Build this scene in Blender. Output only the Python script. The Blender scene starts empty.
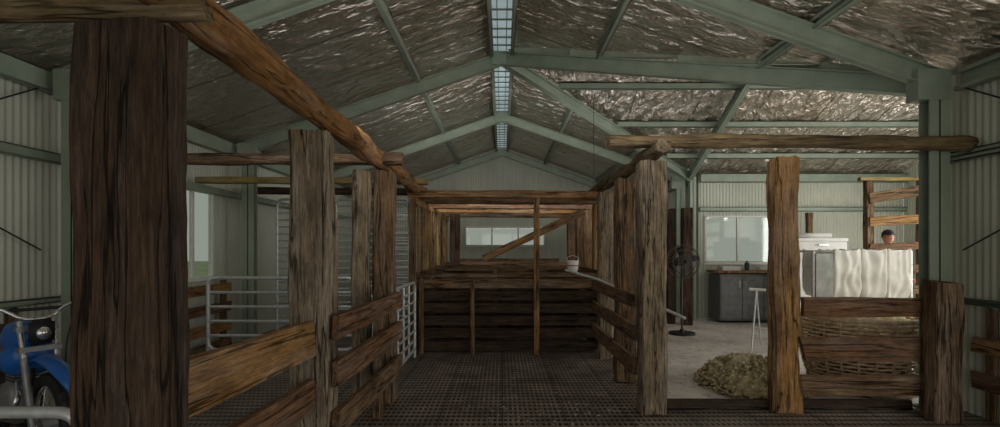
import bpy, bmesh, math, random
from mathutils import Vector, Matrix, noise as mnoise
random.seed(7)
S=bpy.context.scene
S.view_settings.view_transform='Standard'
S.view_settings.exposure=-.3
COL=S.collection
# ------------------------------------------------------------------ materials
def newmat(n):
    m=bpy.data.materials.new(n); m.use_nodes=True
    nt=m.node_tree; b=nt.nodes['Principled BSDF']
    return m,nt,b
def N(nt,t,**k):
    n=nt.nodes.new(t)
    for a,v in k.items(): setattr(n,a,v)
    return n
def ramp(nt,stops):
    r=N(nt,'ShaderNodeValToRGB'); e=r.color_ramp.elements
    while len(e)<len(stops): e.new(.5)
    for i,(p,c) in enumerate(stops):
        e[i].position=p; e[i].color=(c[0],c[1],c[2],1) if hasattr(c,'__len__') else (c,c,c,1)
    return r
def srgb(r,g,b):
    f=lambda c:(c/255/12.92) if c/255<=.04045 else ((c/255+.055)/1.055)**2.4
    return (f(r),f(g),f(b))
def simple(name,col,rough=.6,metal=0,nscale=8,nvar=.25,bump=.0,bscale=40):
    m,nt,b=newmat(name); L=nt.links
    tc=N(nt,'ShaderNodeTexCoord'); no=N(nt,'ShaderNodeTexNoise'); no.inputs['Scale'].default_value=nscale; no.inputs['Detail'].default_value=6
    L.new(tc.outputs['Object'],no.inputs['Vector'])
    r=ramp(nt,[(.3,[c*(1-nvar) for c in col]),(.7,[min(1,c*(1+nvar)) for c in col])])
    L.new(no.outputs['Fac'],r.inputs[0]); L.new(r.outputs[0],b.inputs['Base Color'])
    b.inputs['Roughness'].default_value=rough; b.inputs['Metallic'].default_value=metal
    if bump:
        n2=N(nt,'ShaderNodeTexNoise'); n2.inputs['Scale'].default_value=bscale; n2.inputs['Detail'].default_value=5
        L.new(tc.outputs['Object'],n2.inputs['Vector'])
        bp=N(nt,'ShaderNodeBump'); bp.inputs['Strength'].default_value=bump; bp.inputs['Distance'].default_value=.02
        L.new(n2.outputs['Fac'],bp.inputs['Height']); L.new(bp.outputs[0],b.inputs['Normal'])
    return m
def wood(name,dark,mid,light,bump=.8,crack=.5,rough=.9,gscale=16,sat=1.05):
    m,nt,b=newmat(name); L=nt.links
    tc=N(nt,'ShaderNodeTexCoord'); oi=N(nt,'ShaderNodeObjectInfo')
    add=N(nt,'ShaderNodeVectorMath',operation='ADD')
    mul=N(nt,'ShaderNodeVectorMath',operation='SCALE')
    cx=N(nt,'ShaderNodeCombineXYZ')
    for i in range(3): L.new(oi.outputs['Random'],cx.inputs[i])
    L.new(cx.outputs[0],mul.inputs[0]); mul.inputs['Scale'].default_value=37
    L.new(tc.outputs['Object'],add.inputs[0]); L.new(mul.outputs[0],add.inputs[1])
    def nz(s,detail,rgh=.6,dist=0):
        k=N(nt,'ShaderNodeMapping'); k.inputs['Scale'].default_value=s; L.new(add.outputs[0],k.inputs['Vector'])
        n=N(nt,'ShaderNodeTexNoise'); n.inputs['Scale'].default_value=1; n.inputs['Detail'].default_value=detail; n.inputs['Roughness'].default_value=rgh; n.inputs['Distortion'].default_value=dist
        L.new(k.outputs[0],n.inputs['Vector']); return n
    n1=nz((gscale*4,gscale*4,gscale*.3),10,.72,.1)
    r=ramp(nt,[(.26,dark),(.5,mid),(.76,light)]); L.new(n1.outputs['Fac'],r.inputs[0])
    n2=nz((11,11,.45),4,.5,.15)
    rc=ramp(nt,[(.0,1),(.475,1),(.488,1-crack),(.498,1-crack),(.512,1)]); L.new(n2.outputs['Fac'],rc.inputs[0])
    n5=nz((26,26,1.3),4,.55,.1)
    rc5=ramp(nt,[(.0,1),(.47,1),(.49,1-crack*.55),(.51,1)]); L.new(n5.outputs['Fac'],rc5.inputs[0])
    n3=nz((5,5,2.4),9,.7)
    rp=ramp(nt,[(.3,.38),(.5,.9),(.7,1.25)]); L.new(n3.outputs['Fac'],rp.inputs[0])
    def mul_(a,b_):
        x=N(nt,'ShaderNodeMixRGB',blend_type='MULTIPLY'); x.inputs[0].default_value=1; L.new(a,x.inputs[1]); L.new(b_,x.inputs[2]); return x.outputs[0]
    o=mul_(mul_(mul_(r.outputs[0],rc.outputs[0]),rc5.outputs[0]),rp.outputs[0])
    n6=nz((6,6,.8),6,.7); rg=ramp(nt,[(.44,0.),(.68,.6)]); L.new(n6.outputs['Fac'],rg.inputs[0])
    g=N(nt,'ShaderNodeMixRGB'); L.new(rg.outputs[0],g.inputs[0])
    h0=N(nt,'ShaderNodeHueSaturation'); h0.inputs['Saturation'].default_value=sat; L.new(o,h0.inputs['Color']); L.new(h0.outputs[0],g.inputs[1])
    hs=N(nt,'ShaderNodeHueSaturation'); hs.inputs['Saturation'].default_value=.5; hs.inputs['Value'].default_value=1.1; L.new(o,hs.inputs['Color']); L.new(hs.outputs[0],g.inputs[2])
    L.new(g.outputs[0],b.inputs['Base Color']); b.inputs['Roughness'].default_value=rough; b.inputs['Specular IOR Level'].default_value=.2
    mm=N(nt,'ShaderNodeMath',operation='MULTIPLY'); L.new(n1.outputs['Fac'],mm.inputs[0]); mm.inputs[1].default_value=.6
    m4=N(nt,'ShaderNodeMath',operation='ADD'); L.new(mm.outputs[0],m4.inputs[0]); L.new(rc.outputs[0],m4.inputs[1])
    bp=N(nt,'ShaderNodeBump'); bp.inputs['Strength'].default_value=bump; bp.inputs['Distance'].default_value=.02
    L.new(m4.outputs[0],bp.inputs['Height']); L.new(bp.outputs[0],b.inputs['Normal'])
    return m
W_DARK=wood('timber_dark',srgb(34,27,22),srgb(74,58,46),srgb(108,88,72),crack=.8)
W_GREY=wood('timber_weathered_grey',srgb(80,69,56),srgb(144,126,103),srgb(190,174,150),crack=.8)
W_MID=wood('timber_brown',srgb(66,49,36),srgb(124,98,72),srgb(168,142,112),crack=.75)
W_WARM=wood('timber_warm_brown',srgb(92,66,40),srgb(164,124,80),srgb(200,162,116),crack=.7)
W_RED=wood('timber_red_plank',srgb(70,50,37),srgb(128,95,70),srgb(166,132,102),crack=.6)
W_LOG=wood('log_bark_stripped',srgb(96,66,40),srgb(162,118,76),srgb(192,150,106),crack=.6,gscale=10)
W_LOG2=wood('log_dark',srgb(60,51,36),srgb(120,102,76),srgb(158,138,106),crack=.6,gscale=10)
W_PALE=wood('sawn_pine',srgb(110,94,54),srgb(156,136,86),srgb(180,160,112),crack=.2)
STEEL=simple('galvanised_green_steel',srgb(146,158,142),rough=.42,metal=.15,nscale=3,nvar=.15)
STEELD=simple('roller_steel',srgb(120,134,122),rough=.5,metal=.3,nscale=3,nvar=.15)
GALV=simple('galvanised_tube',srgb(215,218,218),rough=.38,metal=.45,nscale=20,nvar=.15)
CLAD=simple('pale_eucalypt_cladding',srgb(192,195,180),rough=.5,metal=.05,nscale=1.2,nvar=.1)
BLACK=simple('black_rubber',(.012,.012,.012),rough=.6,nvar=.3)
DKGREY=simple('dark_grey_laminate',srgb(104,106,106),rough=.45)
WHITE=simple('white_enamel',srgb(225,225,218),rough=.5,nvar=.06)
BLUE=simple('blue_plastic',srgb(40,106,190),rough=.3,nvar=.1)
CHROME=simple('chrome',(.7,.7,.71),rough=.2,metal=.9,nvar=.05)
ENGINE=simple('cast_alloy',(.32,.32,.33),rough=.45,metal=.6)
FANW=simple('fan_wire',srgb(84,78,70),rough=.5,metal=.4)
WIRE=simple('cable',(.02,.02,.02),rough=.6)

def foil(name,axis):
    m,nt,b=newmat(name); L=nt.links
    tc=N(nt,'ShaderNodeTexCoord')
    mp=N(nt,'ShaderNodeMapping'); mp.inputs['Scale'].default_value=(1.0,2.0,1.0) if axis=='Y' else (2.0,1.0,1.0)
    L.new(tc.outputs['Object'],mp.inputs['Vector'])
    n1=N(nt,'ShaderNodeTexNoise'); n1.inputs['Scale'].default_value=2.6; n1.inputs['Detail'].default_value=6; n1.inputs['Roughness'].default_value=.55; n1.inputs['Distortion'].default_value=.8
    L.new(mp.outputs[0],n1.inputs['Vector'])
    ad=N(nt,'ShaderNodeMixRGB'); ad.inputs[0].default_value=.25; L.new(mp.outputs[0],ad.inputs[1]); L.new(n1.outputs['Color'],ad.inputs[2])
    v=N(nt,'ShaderNodeTexVoronoi'); v.feature='F1'; v.inputs['Scale'].default_value=4.5; L.new(ad.outputs[0],v.inputs['Vector'])
    v2=N(nt,'ShaderNodeTexVoronoi'); v2.feature='F1'; v2.inputs['Scale'].default_value=11; L.new(ad.outputs[0],v2.inputs['Vector'])
    h1=N(nt,'ShaderNodeMath',operation='MULTIPLY'); h1.inputs[1].default_value=.6; L.new(v.outputs['Distance'],h1.inputs[0])
    h2=N(nt,'ShaderNodeMath',operation='MULTIPLY_ADD'); h2.inputs[1].default_value=.24; L.new(v2.outputs['Distance'],h2.inputs[0]); L.new(h1.outputs[0],h2.inputs[2])
    hs=N(nt,'ShaderNodeMath',operation='ADD'); L.new(n1.outputs['Fac'],hs.inputs[0]); L.new(h2.outputs[0],hs.inputs[1])
    bp=N(nt,'ShaderNodeBump'); bp.inputs['Strength'].default_value=.9; bp.inputs['Distance'].default_value=.11
    L.new(hs.outputs[0],bp.inputs['Height']); L.new(bp.outputs[0],b.inputs['Normal'])
    sp=N(nt,'ShaderNodeSeparateXYZ'); L.new(tc.outputs['Object'],sp.inputs[0])
    d=N(nt,'ShaderNodeMath',operation='DIVIDE'); d.inputs[1].default_value=1.25; L.new(sp.outputs[axis],d.inputs[0])
    fr=N(nt,'ShaderNodeMath',operation='FRACT'); L.new(d.outputs[0],fr.inputs[0])
    rs=ramp(nt,[(0,.35),(.02,1),(.97,1),(1,.45)]); L.new(fr.outputs[0],rs.inputs[0])
    n3=N(nt,'ShaderNodeTexNoise'); n3.inputs['Scale'].default_value=.8; n3.inputs['Detail'].default_value=6; L.new(tc.outputs['Object'],n3.inputs['Vector'])
    rc=ramp(nt,[(.3,srgb(214,198,182)),(.55,srgb(238,228,218)),(.75,srgb(252,246,242))]); L.new(n3.outputs['Fac'],rc.inputs[0])
    x=N(nt,'ShaderNodeMixRGB',blend_type='MULTIPLY'); x.inputs[0].default_value=1; L.new(rc.outputs[0],x.inputs[1]); L.new(rs.outputs[0],x.inputs[2])
    L.new(x.outputs[0],b.inputs['Base Color']); b.inputs['Metallic'].default_value=.95; b.inputs['Roughness'].default_value=.24
    return m
FOIL_Y=foil('foil_insulation','Y'); FOIL_X=foil('foil_insulation_transept','X')

def grating():
    m,nt,b=newmat('plastic_grating'); L=nt.links
    tc=N(nt,'ShaderNodeTexCoord'); sp=N(nt,'ShaderNodeSeparateXYZ'); L.new(tc.outputs['Object'],sp.inputs[0])
    def bars(out,p,w):
        d=N(nt,'ShaderNodeMath',operation='DIVIDE'); d.inputs[1].default_value=p; L.new(out,d.inputs[0])
        f=N(nt,'ShaderNodeMath',operation='FRACT'); L.new(d.outputs[0],f.inputs[0])
        g=N(nt,'ShaderNodeMath',operation='LESS_THAN'); g.inputs[1].default_value=w; L.new(f.outputs[0],g.inputs[0]); return g
    a=bars(sp.outputs['X'],.05,.34); c=bars(sp.outputs['Y'],.11,.42)
    s1=bars(sp.outputs['X'],.6,.018); s2=bars(sp.outputs['Y'],1.2,.012)
    mx=N(nt,'ShaderNodeMath',operation='MAXIMUM'); L.new(a.outputs[0],mx.inputs[0]); L.new(c.outputs[0],mx.inputs[1])
    no=N(nt,'ShaderNodeTexNoise'); no.inputs['Scale'].default_value=2; no.inputs['Detail'].default_value=10; no.inputs['Roughness'].default_value=.7; L.new(tc.outputs['Object'],no.inputs['Vector'])
    rc=ramp(nt,[(.32,srgb(80,71,64)),(.68,srgb(172,157,144))]); L.new(no.outputs['Fac'],rc.inputs[0])
    x=N(nt,'ShaderNodeMixRGB'); x.inputs[1].default_value=(.010,.009,.008,1); L.new(mx.outputs[0],x.inputs[0]); L.new(rc.outputs[0],x.inputs[2])
    ms=N(nt,'ShaderNodeMath',operation='MAXIMUM'); L.new(s1.outputs[0],ms.inputs[0]); L.new(s2.outputs[0],ms.inputs[1])
    x2=N(nt,'ShaderNodeMixRGB'); x2.inputs[2].default_value=(.01,.01,.01,1); L.new(ms.outputs[0],x2.inputs[0]); L.new(x.outputs[0],x2.inputs[1])
    L.new(x2.outputs[0],b.inputs['Base Color']); b.inputs['Roughness'].default_value=.5
    bp=N(nt,'ShaderNodeBump'); bp.inputs['Strength'].default_value=.6; bp.inputs['Distance'].default_value=.01; L.new(mx.outputs[0],bp.inputs['Height']); L.new(bp.outputs[0],b.inputs['Normal'])
    return m
GRATE=grating()
def concrete():
    m,nt,b=newmat('stained_concrete'); L=nt.links
    tc=N(nt,'ShaderNodeTexCoord'); n=N(nt,'ShaderNodeTexNoise'); n.inputs['Scale'].default_value=1.3; n.inputs['Detail'].default_value=10; n.inputs['Roughness'].default_value=.65; L.new(tc.outputs['Object'],n.inputs['Vector'])
    r=ramp(nt,[(.28,srgb(164,154,146)),(.5,srgb(216,208,200)),(.75,srgb(242,236,230))]); L.new(n.outputs['Fac'],r.inputs[0])
    n2=N(nt,'ShaderNodeTexNoise'); n2.inputs['Scale'].default_value=9; n2.inputs['Detail'].default_value=9; n2.inputs['Roughness'].default_value=.7; L.new(tc.outputs['Object'],n2.inputs['Vector'])
    r2=ramp(nt,[(.36,.35),(.46,1)]); L.new(n2.outputs['Fac'],r2.inputs[0])
    x=N(nt,'ShaderNodeMixRGB',blend_type='MULTIPLY'); x.inputs[0].default_value=.8; L.new(r.outputs[0],x.inputs[1]); L.new(r2.outputs[0],x.inputs[2])
    L.new(x.outputs[0],b.inputs['Base Color']); b.inputs['Roughness'].default_value=.45
    return m
CONC=concrete()
def emis(name,col,st):
    m,nt,b=newmat(name); b.inputs['Base Color'].default_value=(*col,1); b.inputs['Emission Strength'].default_value=st
    tc=N(nt,'ShaderNodeTexCoord'); n=N(nt,'ShaderNodeTexNoise'); n.inputs['Scale'].default_value=1.5; nt.links.new(tc.outputs['Object'],n.inputs['Vector'])
    r=ramp(nt,[(.3,[c*.6 for c in col]),(.7,col)]); nt.links.new(n.outputs['Fac'],r.inputs[0]); nt.links.new(r.outputs[0],b.inputs['Emission Color'])
    return m
SKYL=emis('translucent_ridge_sheet',(.58,.70,.73),.5)
def glass():
    m,nt,b=newmat('window_glass'); L=nt.links
    t=N(nt,'ShaderNodeBsdfTransparent'); t.inputs[0].default_value=(.92,.95,.92,1); g=N(nt,'ShaderNodeBsdfGlossy'); g.inputs['Roughness'].default_value=.05
    mx=N(nt,'ShaderNodeMixShader'); mx.inputs[0].default_value=.08; L.new(t.outputs[0],mx.inputs[1]); L.new(g.outputs[0],mx.inputs[2])
    L.new(mx.outputs[0],nt.nodes['Material Output'].inputs[0]); return m
GLASS=glass()

# ------------------------------------------------------------------ builders
def empty(name,loc=(0,0,0),rot=(0,0,0)):
    e=bpy.data.objects.new(name,None); e.empty_display_size=.2; e.location=loc; e.rotation_euler=rot; COL.objects.link(e); return e
def mk(name,bm,mat,parent=None,smooth=False,mtx=None):
    me=bpy.data.meshes.new(name); bmesh.ops.recalc_face_normals(bm,faces=bm.faces); bm.to_mesh(me); bm.free()
    if smooth:
        for p in me.polygons: p.use_smooth=True
    for m in (mat if isinstance(mat,(list,tuple)) else [mat]): me.materials.append(m)
    o=bpy.data.objects.new(name,me); COL.objects.link(o)
    if mtx is not None: o.matrix_world=mtx
    if parent: o.parent=parent
    return o
def bbox(bm,c,s,rot=None):
    M=Matrix.Translation(c)
    if rot is not None: M=M@rot
    M=M@Matrix.Diagonal((s[0],s[1],s[2],1))
    return bmesh.ops.create_cube(bm,size=1,matrix=M)['verts']
def frame_m(p0,p1):
    p0=Vector(p0);p1=Vector(p1); z=(p1-p0).normalized()
    if abs(z.z)>.98: x=Vector((1,0,0))
    else: x=Vector((0,0,1)).cross(z).normalized()
    y=z.cross(x).normalized(); x=y.cross(z).normalized()
    M=Matrix((x,y,z)).transposed().to_4x4(); M.translation=p0
    return M,(p1-p0).length
def section(w,d,sq,n=9):
    c=min(w,d)*sq*.5; P=[]
    hw,hd=w/2,d/2
    sides=[((-hw+c,-hd),(hw-c,-hd)),((hw,-hd+c),(hw,hd-c)),((hw-c,hd),(-hw+c,hd)),((-hw,hd-c),(-hw,-hd+c))]
    for a,b in sides:
        for k in range(n): t=k/(n-1); P.append((a[0]+(b[0]-a[0])*t,a[1]+(b[1]-a[1])*t))
    return P
def timber(name,p0,p1,w,d,mat,parent=None,seed=0,rough=.01,sq=.16,bow=0,taper=0,rnd=False,n=8):
    M,Ln=frame_m(p0,p1); bm=bmesh.new(); segs=max(4,int(Ln/.07)); rings=[]
    rs=random.Random(seed+int(Ln*100)); off=Vector((rs.random()*50,rs.random()*50,rs.random()*50))
    P=[(w/2*math.cos(2*math.pi*j/24),d/2*math.sin(2*math.pi*j/24)) for j in range(24)] if rnd else section(w,d,sq,n)
    m=min(w,d)*.5; lx,ly=rs.uniform(-1,1)*rough,rs.uniform(-1,1)*rough
    for i in range(segs+1):
        t=i/segs; z=t*Ln; ring=[]; k=1-taper*t
        bx=math.sin(t*math.pi)*bow
        for (x,y) in P:
            q=Vector((x,y,0)).normalized()
            nn=mnoise.noise(Vector((x*4,y*4,z*1.6))+off)+.45*mnoise.noise(Vector((x*38,y*38,z*2.2))+off)+.35*mnoise.noise(Vector((x*14,y*14,z*7))+off)
            f=rough*nn
            ez=(rs.uniform(-1,1)*rough*.25+ (x*lx+y*ly)/m*.6) if i in(0,segs) else 0
            ring.append(bm.verts.new(((x*k+q.x*f),(y*k+q.y*f+bx),z+ez)))
        rings.append(ring)
    n=len(P)
    for i in range(segs):
        for j in range(n):
            bm.faces.new((rings[i][j],rings[i][(j+1)%n],rings[i+1][(j+1)%n],rings[i+1][j]))
    bm.faces.new(rings[0]); bm.faces.new(rings[-1])
    return mk(name,bm,mat,parent,mtx=M)
def log(name,p0,p1,dia,mat,parent=None,seed=0,rough=.022,bow=0,taper=.1):
    o=timber(name,p0,p1,dia,dia,mat,parent,seed,rough,bow=bow,taper=taper,rnd=True)
    for p in o.data.polygons: p.use_smooth=len(p.vertices)==4
    return o
def plank(name,p0,p1,h,t,mat,parent=None,seed=0,rough=.006):
    return timber(name,p0,p1,t,h,mat,parent,seed,rough,sq=.12,n=4)
def hsec(name,p0,p1,w,h,mat,parent=None,t=.014):
    M,Ln=frame_m(p0,p1); bm=bmesh.new()
    bbox(bm,(0,0,Ln/2),(t,h,Ln))
    for s in(-1,1): bbox(bm,(0,s*(h/2-t/2),Ln/2),(w,t,Ln))
    return mk(name,bm,mat,parent,mtx=M)
def csec(name,p0,p1,w,h,mat,parent=None,t=.012):
    M,Ln=frame_m(p0,p1); bm=bmesh.new()
    bbox(bm,(-w/2+t/2,0,Ln/2),(t,h,Ln))
    for s in(-1,1):
        bbox(bm,(0,s*(h/2-t/2),Ln/2),(w,t,Ln)); bbox(bm,(w/2-t/2,s*(h/2-.02),Ln/2),(t,.04,Ln))
    return mk(name,bm,mat,parent,mtx=M)
def tube(name,pts,r,mat,parent=None,cyc=False,fillet=0):
    pts=[Vector(p) for p in pts]
    if fillet:
        out=[]
        n=len(pts)
        for i,p in enumerate(pts):
            if (i==0 or i==n-1) and not cyc: out.append(p); continue
            a=pts[i-1]; b=pts[(i+1)%n]
            da=(a-p); db=(b-p); f=min(fillet,da.length*.45,db.length*.45)
            A=p+da.normalized()*f; B=p+db.normalized()*f
            for k in range(7):
                t=k/6; out.append(A*(1-t)**2+p*2*t*(1-t)+B*t*t)
        pts=out
    cu=bpy.data.curves.new(name,'CURVE'); cu.dimensions='3D'; cu.bevel_depth=r; cu.bevel_resolution=3; cu.use_fill_caps=True
    s=cu.splines.new('POLY'); s.points.add(len(pts)-1)
    for q,p in zip(s.points,pts): q.co=(*p,1)
    s.use_cyclic_u=cyc; s.use_smooth=True
    o=bpy.data.objects.new(name,cu); cu.materials.append(mat); COL.objects.link(o)
    if parent: o.parent=parent
    return o
def corr(name,p0,p1,z0,z1,mat,parent=None,pitch=.076,amp=.009):
    p0=Vector((*p0,0)); p1=Vector((*p1,0)); L=(p1-p0).length; u=(p1-p0).normalized(); nrm=Vector((-u.y,u.x,0))
    n=max(6,int(L/pitch*6)); bm=bmesh.new(); prev=None
    f0=z0 if callable(z0) else (lambda s:z0); f1=z1 if callable(z1) else (lambda s:z1)
    for i in range(n+1):
        s=L*i/n; o=amp*math.sin(s/pitch*2*math.pi); P=p0+u*s+nrm*o
        a=bm.verts.new((P.x,P.y,f0(s))); b=bm.verts.new((P.x,P.y,f1(s)))
        if prev: bm.faces.new((prev[0],a,b,prev[1]))
        prev=(a,b)
    return mk(name,bm,mat,parent,smooth=True)
def cyl(bm,c,r,h,axis='Z',seg=24,r2=None):
    R={'Z':Matrix.Identity(4),'X':Matrix.Rotation(math.pi/2,4,'Y'),'Y':Matrix.Rotation(math.pi/2,4,'X')}[axis]
    return bmesh.ops.create_cone(bm,cap_ends=True,segments=seg,radius1=r,radius2=r if r2 is None else r2,depth=h,matrix=Matrix.Translation(c)@R)['verts']

# ------------------------------------------------------------------ shell constants
XW=4.6; EY0=4.94; EY1=11.7; RY=8.32; YB=16.5; YF=-3.2; XE=9.4; EYW=5.2
ZR=5.0; SL=.35; ZE=ZR-SL*XW; TS=(ZR-ZE)/(RY-EY0)
def slab(name,x0,x1,y0,y1,z,mat,th=.12):
    bm=bmesh.new(); bbox(bm,((x0+x1)/2,(y0+y1)/2,z-th/2),(x1-x0,y1-y0,th)); return mk(name,bm,mat)
slab('floor',-4.66,1.66,YF,YB,0,GRATE)
slab('floor_side',1.66,4.66,YF,EY0+.12,0,GRATE)
slab('floor_concrete',1.66,XE,EY0+.12,EY1+.05,-.002,CONC)
slab('floor_rear',1.66,4.66,EY1+.05,YB,0,CONC)
GR=simple('outside_grass',srgb(150,160,124),rough=.95,nscale=.6,nvar=.3)
bm=bmesh.new(); bbox(bm,(0,5,-.35),(160,160,.1)); mk('ground_outside',bm,GR)
def roofpatch(name,c,zf,mat,nx=22,ny=40,sag=.02):
    bm=bmesh.new(); V=[]
    A,B,C,D=[Vector((*q,0)) for q in c]
    for i in range(nx+1):
        row=[]
        for j in range(ny+1):
            u=i/nx;v=j/ny
            p=A*(1-u)*(1-v)+B*u*(1-v)+C*u*v+D*(1-u)*v
            e=min(1,min(u,1-u)*8,min(v,1-v)*8)
            z=zf(p.x,p.y)+e*(sag*mnoise.noise(Vector((p.x*1.6,p.y*1.6,3)))-.012)
            row.append(bm.verts.new((p.x,p.y,z)))
        V.append(row)
    for i in range(nx):
        for j in range(ny): bm.faces.new((V[i][j],V[i+1][j],V[i+1][j+1],V[i][j+1]))
    return mk(name,bm,mat,smooth=True)
zm=lambda x,y: ZR-SL*abs(x)
zt=lambda x,y: ZR-TS*abs(y-RY)
ov=.25
roofpatch('ceiling_main_left',[(-.14,YF),(-XW-ov,YF),(-XW-ov,YB+.3),(-.14,YB+.3)],zm,FOIL_Y,30,90)
vy=(RY-EY0)/XW
roofpatch('ceiling_main_right_front',[(.14,YF),(XW+.05,YF),(XW+.05,EY0),(.14,RY-.14*vy)],zm,FOIL_Y,30,60)
roofpatch('ceiling_main_right_rear',[(.14,RY+.14*vy),(XW,EY1),(XW,YB+.3),(.14,YB+.3)],zm,FOIL_Y,30,50)
roofpatch('ceiling_transept_front',[(0,RY),(XW,EY0),(XE,EY0),(XE,RY)],zt,FOIL_X,40,24)
roofpatch('ceiling_transept_rear',[(0,RY),(XE,RY),(XE,EY1+ov),(XW+.2,EY1+ov)],zt,FOIL_X,40,24)
e=empty('ridge_skylight')
bm=bmesh.new(); bbox(bm,(0,(YF+YB)/2,ZR-.02),(.3,YB-YF,.02)); mk('translucent_sheet',bm,SKYL,e)
for x in(-.17,.17): csec('ridge_purlin',(x,YF,ZR-.13),(x,YB,ZR-.13),.05,.16,STEEL,e)
y=YF+.2
bm=bmesh.new()
while y<YB: bbox(bm,(0,y,ZR-.08),(.3,.02,.02)); y+=.3
for x in(-.07,.07): bbox(bm,(x,(YF+YB)/2,ZR-.07),(.012,YB-YF,.02))
mk('cross_bars',bm,STEELD,e)
# walls
WZ0,WZ1=1.17,2.5
wl=empty('wall_left')
corr('cladding_front',(-XW,YF),(-XW,5.9),0,ZE,CLAD,wl)
corr('cladding_rear',(-XW,7.93),(-XW,YB),0,ZE,CLAD,wl)
corr('cladding_below_window',(-XW,5.9),(-XW,7.93),0,WZ0,CLAD,wl)
corr('cladding_above_window',(-XW,5.9),(-XW,7.93),WZ1,ZE,CLAD,wl)
wr=empty('wall_right')
corr('cladding_rear',(XW,3.3),(XW,EYW),0,ZE,CLAD,wr)
corr('cladding_front',(XW,YF),(XW,-1.0),0,ZE,CLAD,wr)
corr('cladding_over_light_gap',(XW,-1.0),(XW,3.3),3.0,ZE,CLAD,wr)  # unseen gap below, added to let side light onto the posts
wrr=empty('wall_right_rear'); corr('cladding',(XW,EY1),(XW,YB),0,ZE,CLAD,wrr)
wt=empty('wall_transept_rear')
X0,X1,VZ0,VZ1=4.75,6.27,1.3,2.38
corr('cladding_a',(XW,EY1),(X0,EY1),0,ZE,CLAD,wt)
corr('cladding_b',(X1,EY1),(XE,EY1),0,ZE,CLAD,wt)
corr('cladding_c',(X0,EY1),(X1,EY1),0,VZ0,CLAD,wt)
corr('cladding_d',(X0,EY1),(X1,EY1),VZ1,ZE,CLAD,wt)
wf=empty('wall_transept_front'); corr('cladding',(XW,EYW),(XE,EYW),0,zt(0,EYW),CLAD,wf)
we=empty('wall_transept_end')
corr('cladding_rear',(XE,8.9),(XE,EY1),0,lambda s:zt(0,8.9+s),CLAD,we)
corr('cladding_over_light_gap',(XE,5.5),(XE,8.9),3.0,lambda s:zt(0,5.5+s),CLAD,we)  # unseen gap below, added for the lamp lighting the transept
corr('cladding_front',(XE,EYW),(XE,5.5),0,lambda s:zt(0,EYW+s),CLAD,we)
wb=empty('wall_back')
BX0,BX1,BZ0,BZ1=-1.2,1.4,1.75,2.35
zg=lambda x0:(lambda s: ZR-SL*abs(x0+s))
corr('cladding_a',(-XW,YB),(BX0,YB),0,zg(-XW),CLAD,wb)
corr('cladding_b',(BX1,YB),(XW,YB),0,zg(BX1),CLAD,wb)
corr('cladding_c',(BX0,YB),(BX1,YB),0,BZ0,CLAD,wb)
corr('cladding_d',(BX0,YB),(BX1,YB),BZ1,zg(BX0),CLAD,wb)
def window(name,c,w,h,axis,mull=1):
    rz=0 if axis=='X' else math.pi/2
    e=empty(name,c,(0,0,rz)); f=.045
    bm=bmesh.new()
    for s in(-1,1):
        bbox(bm,(0,0,s*(h/2)),(w+f,.07,f)); bbox(bm,(s*w/2,0,0),(f,.07,h))
    for k in range(mull): bbox(bm,(-w/2+w*(k+1)/(mull+1),0,0),(f,.05,h))
    bbox(bm,(0,0,-h/2-.03),(w+.12,.1,.02))
    mk('frame',bm,WHITE,e)
    bm=bmesh.new(); bbox(bm,(0,0,0),(w,.006,h)); mk('glass',bm,GLASS,e)
    return e
window('window_1',(-XW,6.915,(WZ0+WZ1)/2),2.0,WZ1-WZ0,'Y',3)
window('window_2',((X0+X1)/2,EY1,(VZ0+VZ1)/2),X1-X0,VZ1-VZ0,'X',1)
window('window_3',((BX0+BX1)/2,YB,(BZ0+BZ1)/2),BX1-BX0,BZ1-BZ0,'X',2)
# ------------------------------------------------------------------ steel frame
XC=4.27
def zr(x): return ZR-SL*abs(x)-.22
for i,y in enumerate((1.45,EY0,RY,12.0,16.3)):
    f=empty('portal_frame')
    sides=(-1,1) if i!=2 else (-1,)
    for s in sides:
        ztop=zr(XC)+.05; xc=XC if s>0 else 4.2
        hsec('column',(s*xc,y,.03),(s*xc,y,ztop),.2,.13,STEEL,f)
        hsec('rafter',(s*(XC+.1),y,zr(XC+.1)),(0,y,zr(0)),.1,.2,STEEL,f)
        bm=bmesh.new(); bbox(bm,(s*xc,y,.04),(.3,.24,.02)); mk('base_plate',bm,STEEL,f)
        bm=bmesh.new(); bbox(bm,(s*(XC-.06),y,ztop-.12),(.32,.15,.3)); mk('haunch',bm,STEEL,f)
    bm=bmesh.new(); bbox(bm,(0,y,zr(0)-.0),(.34,.12,.22)); mk('apex_plate',bm,STEEL,f)
vf=empty('valley_frame')
hsec('valley_beam_front',(XC,EY0+.2,zr(XC)),(0,RY,zr(0)),.12,.2,STEEL,vf)
hsec('valley_beam_rear',(XC,EY1-.2,zr(XC)),(0,RY,zr(0)),.12,.18,STEEL,vf)
for s in(-1,1):
    ye=RY+s*(RY-EY0-.15)
    hsec('transept_rafter',(XC+.05,ye,zt(0,ye)-.2),(XC+.05,RY,zt(0,RY)-.2),.1,.18,STEEL,vf)
hsec('corner_column',(XC+.12,EY1-.15,0),(XC+.12,EY1-.15,zr(XC)),.14,.14,STEEL,vf)
pf=empty('roof_purlins')
def zp(x): return ZR-SL*abs(x)-.075
for x in(1.4,3.1):
    csec('purlin',(-x,YF,zp(x)),(-x,YB,zp(x)),.06,.12,STEEL,pf)
    csec('purlin',(x,YF,zp(x)),(x,RY-x*vy,zp(x)),.07,.12,STEEL,pf)
    csec('purlin',(x,RY+x*vy,zp(x)),(x,YB,zp(x)),.06,.12,STEEL,pf)
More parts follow.
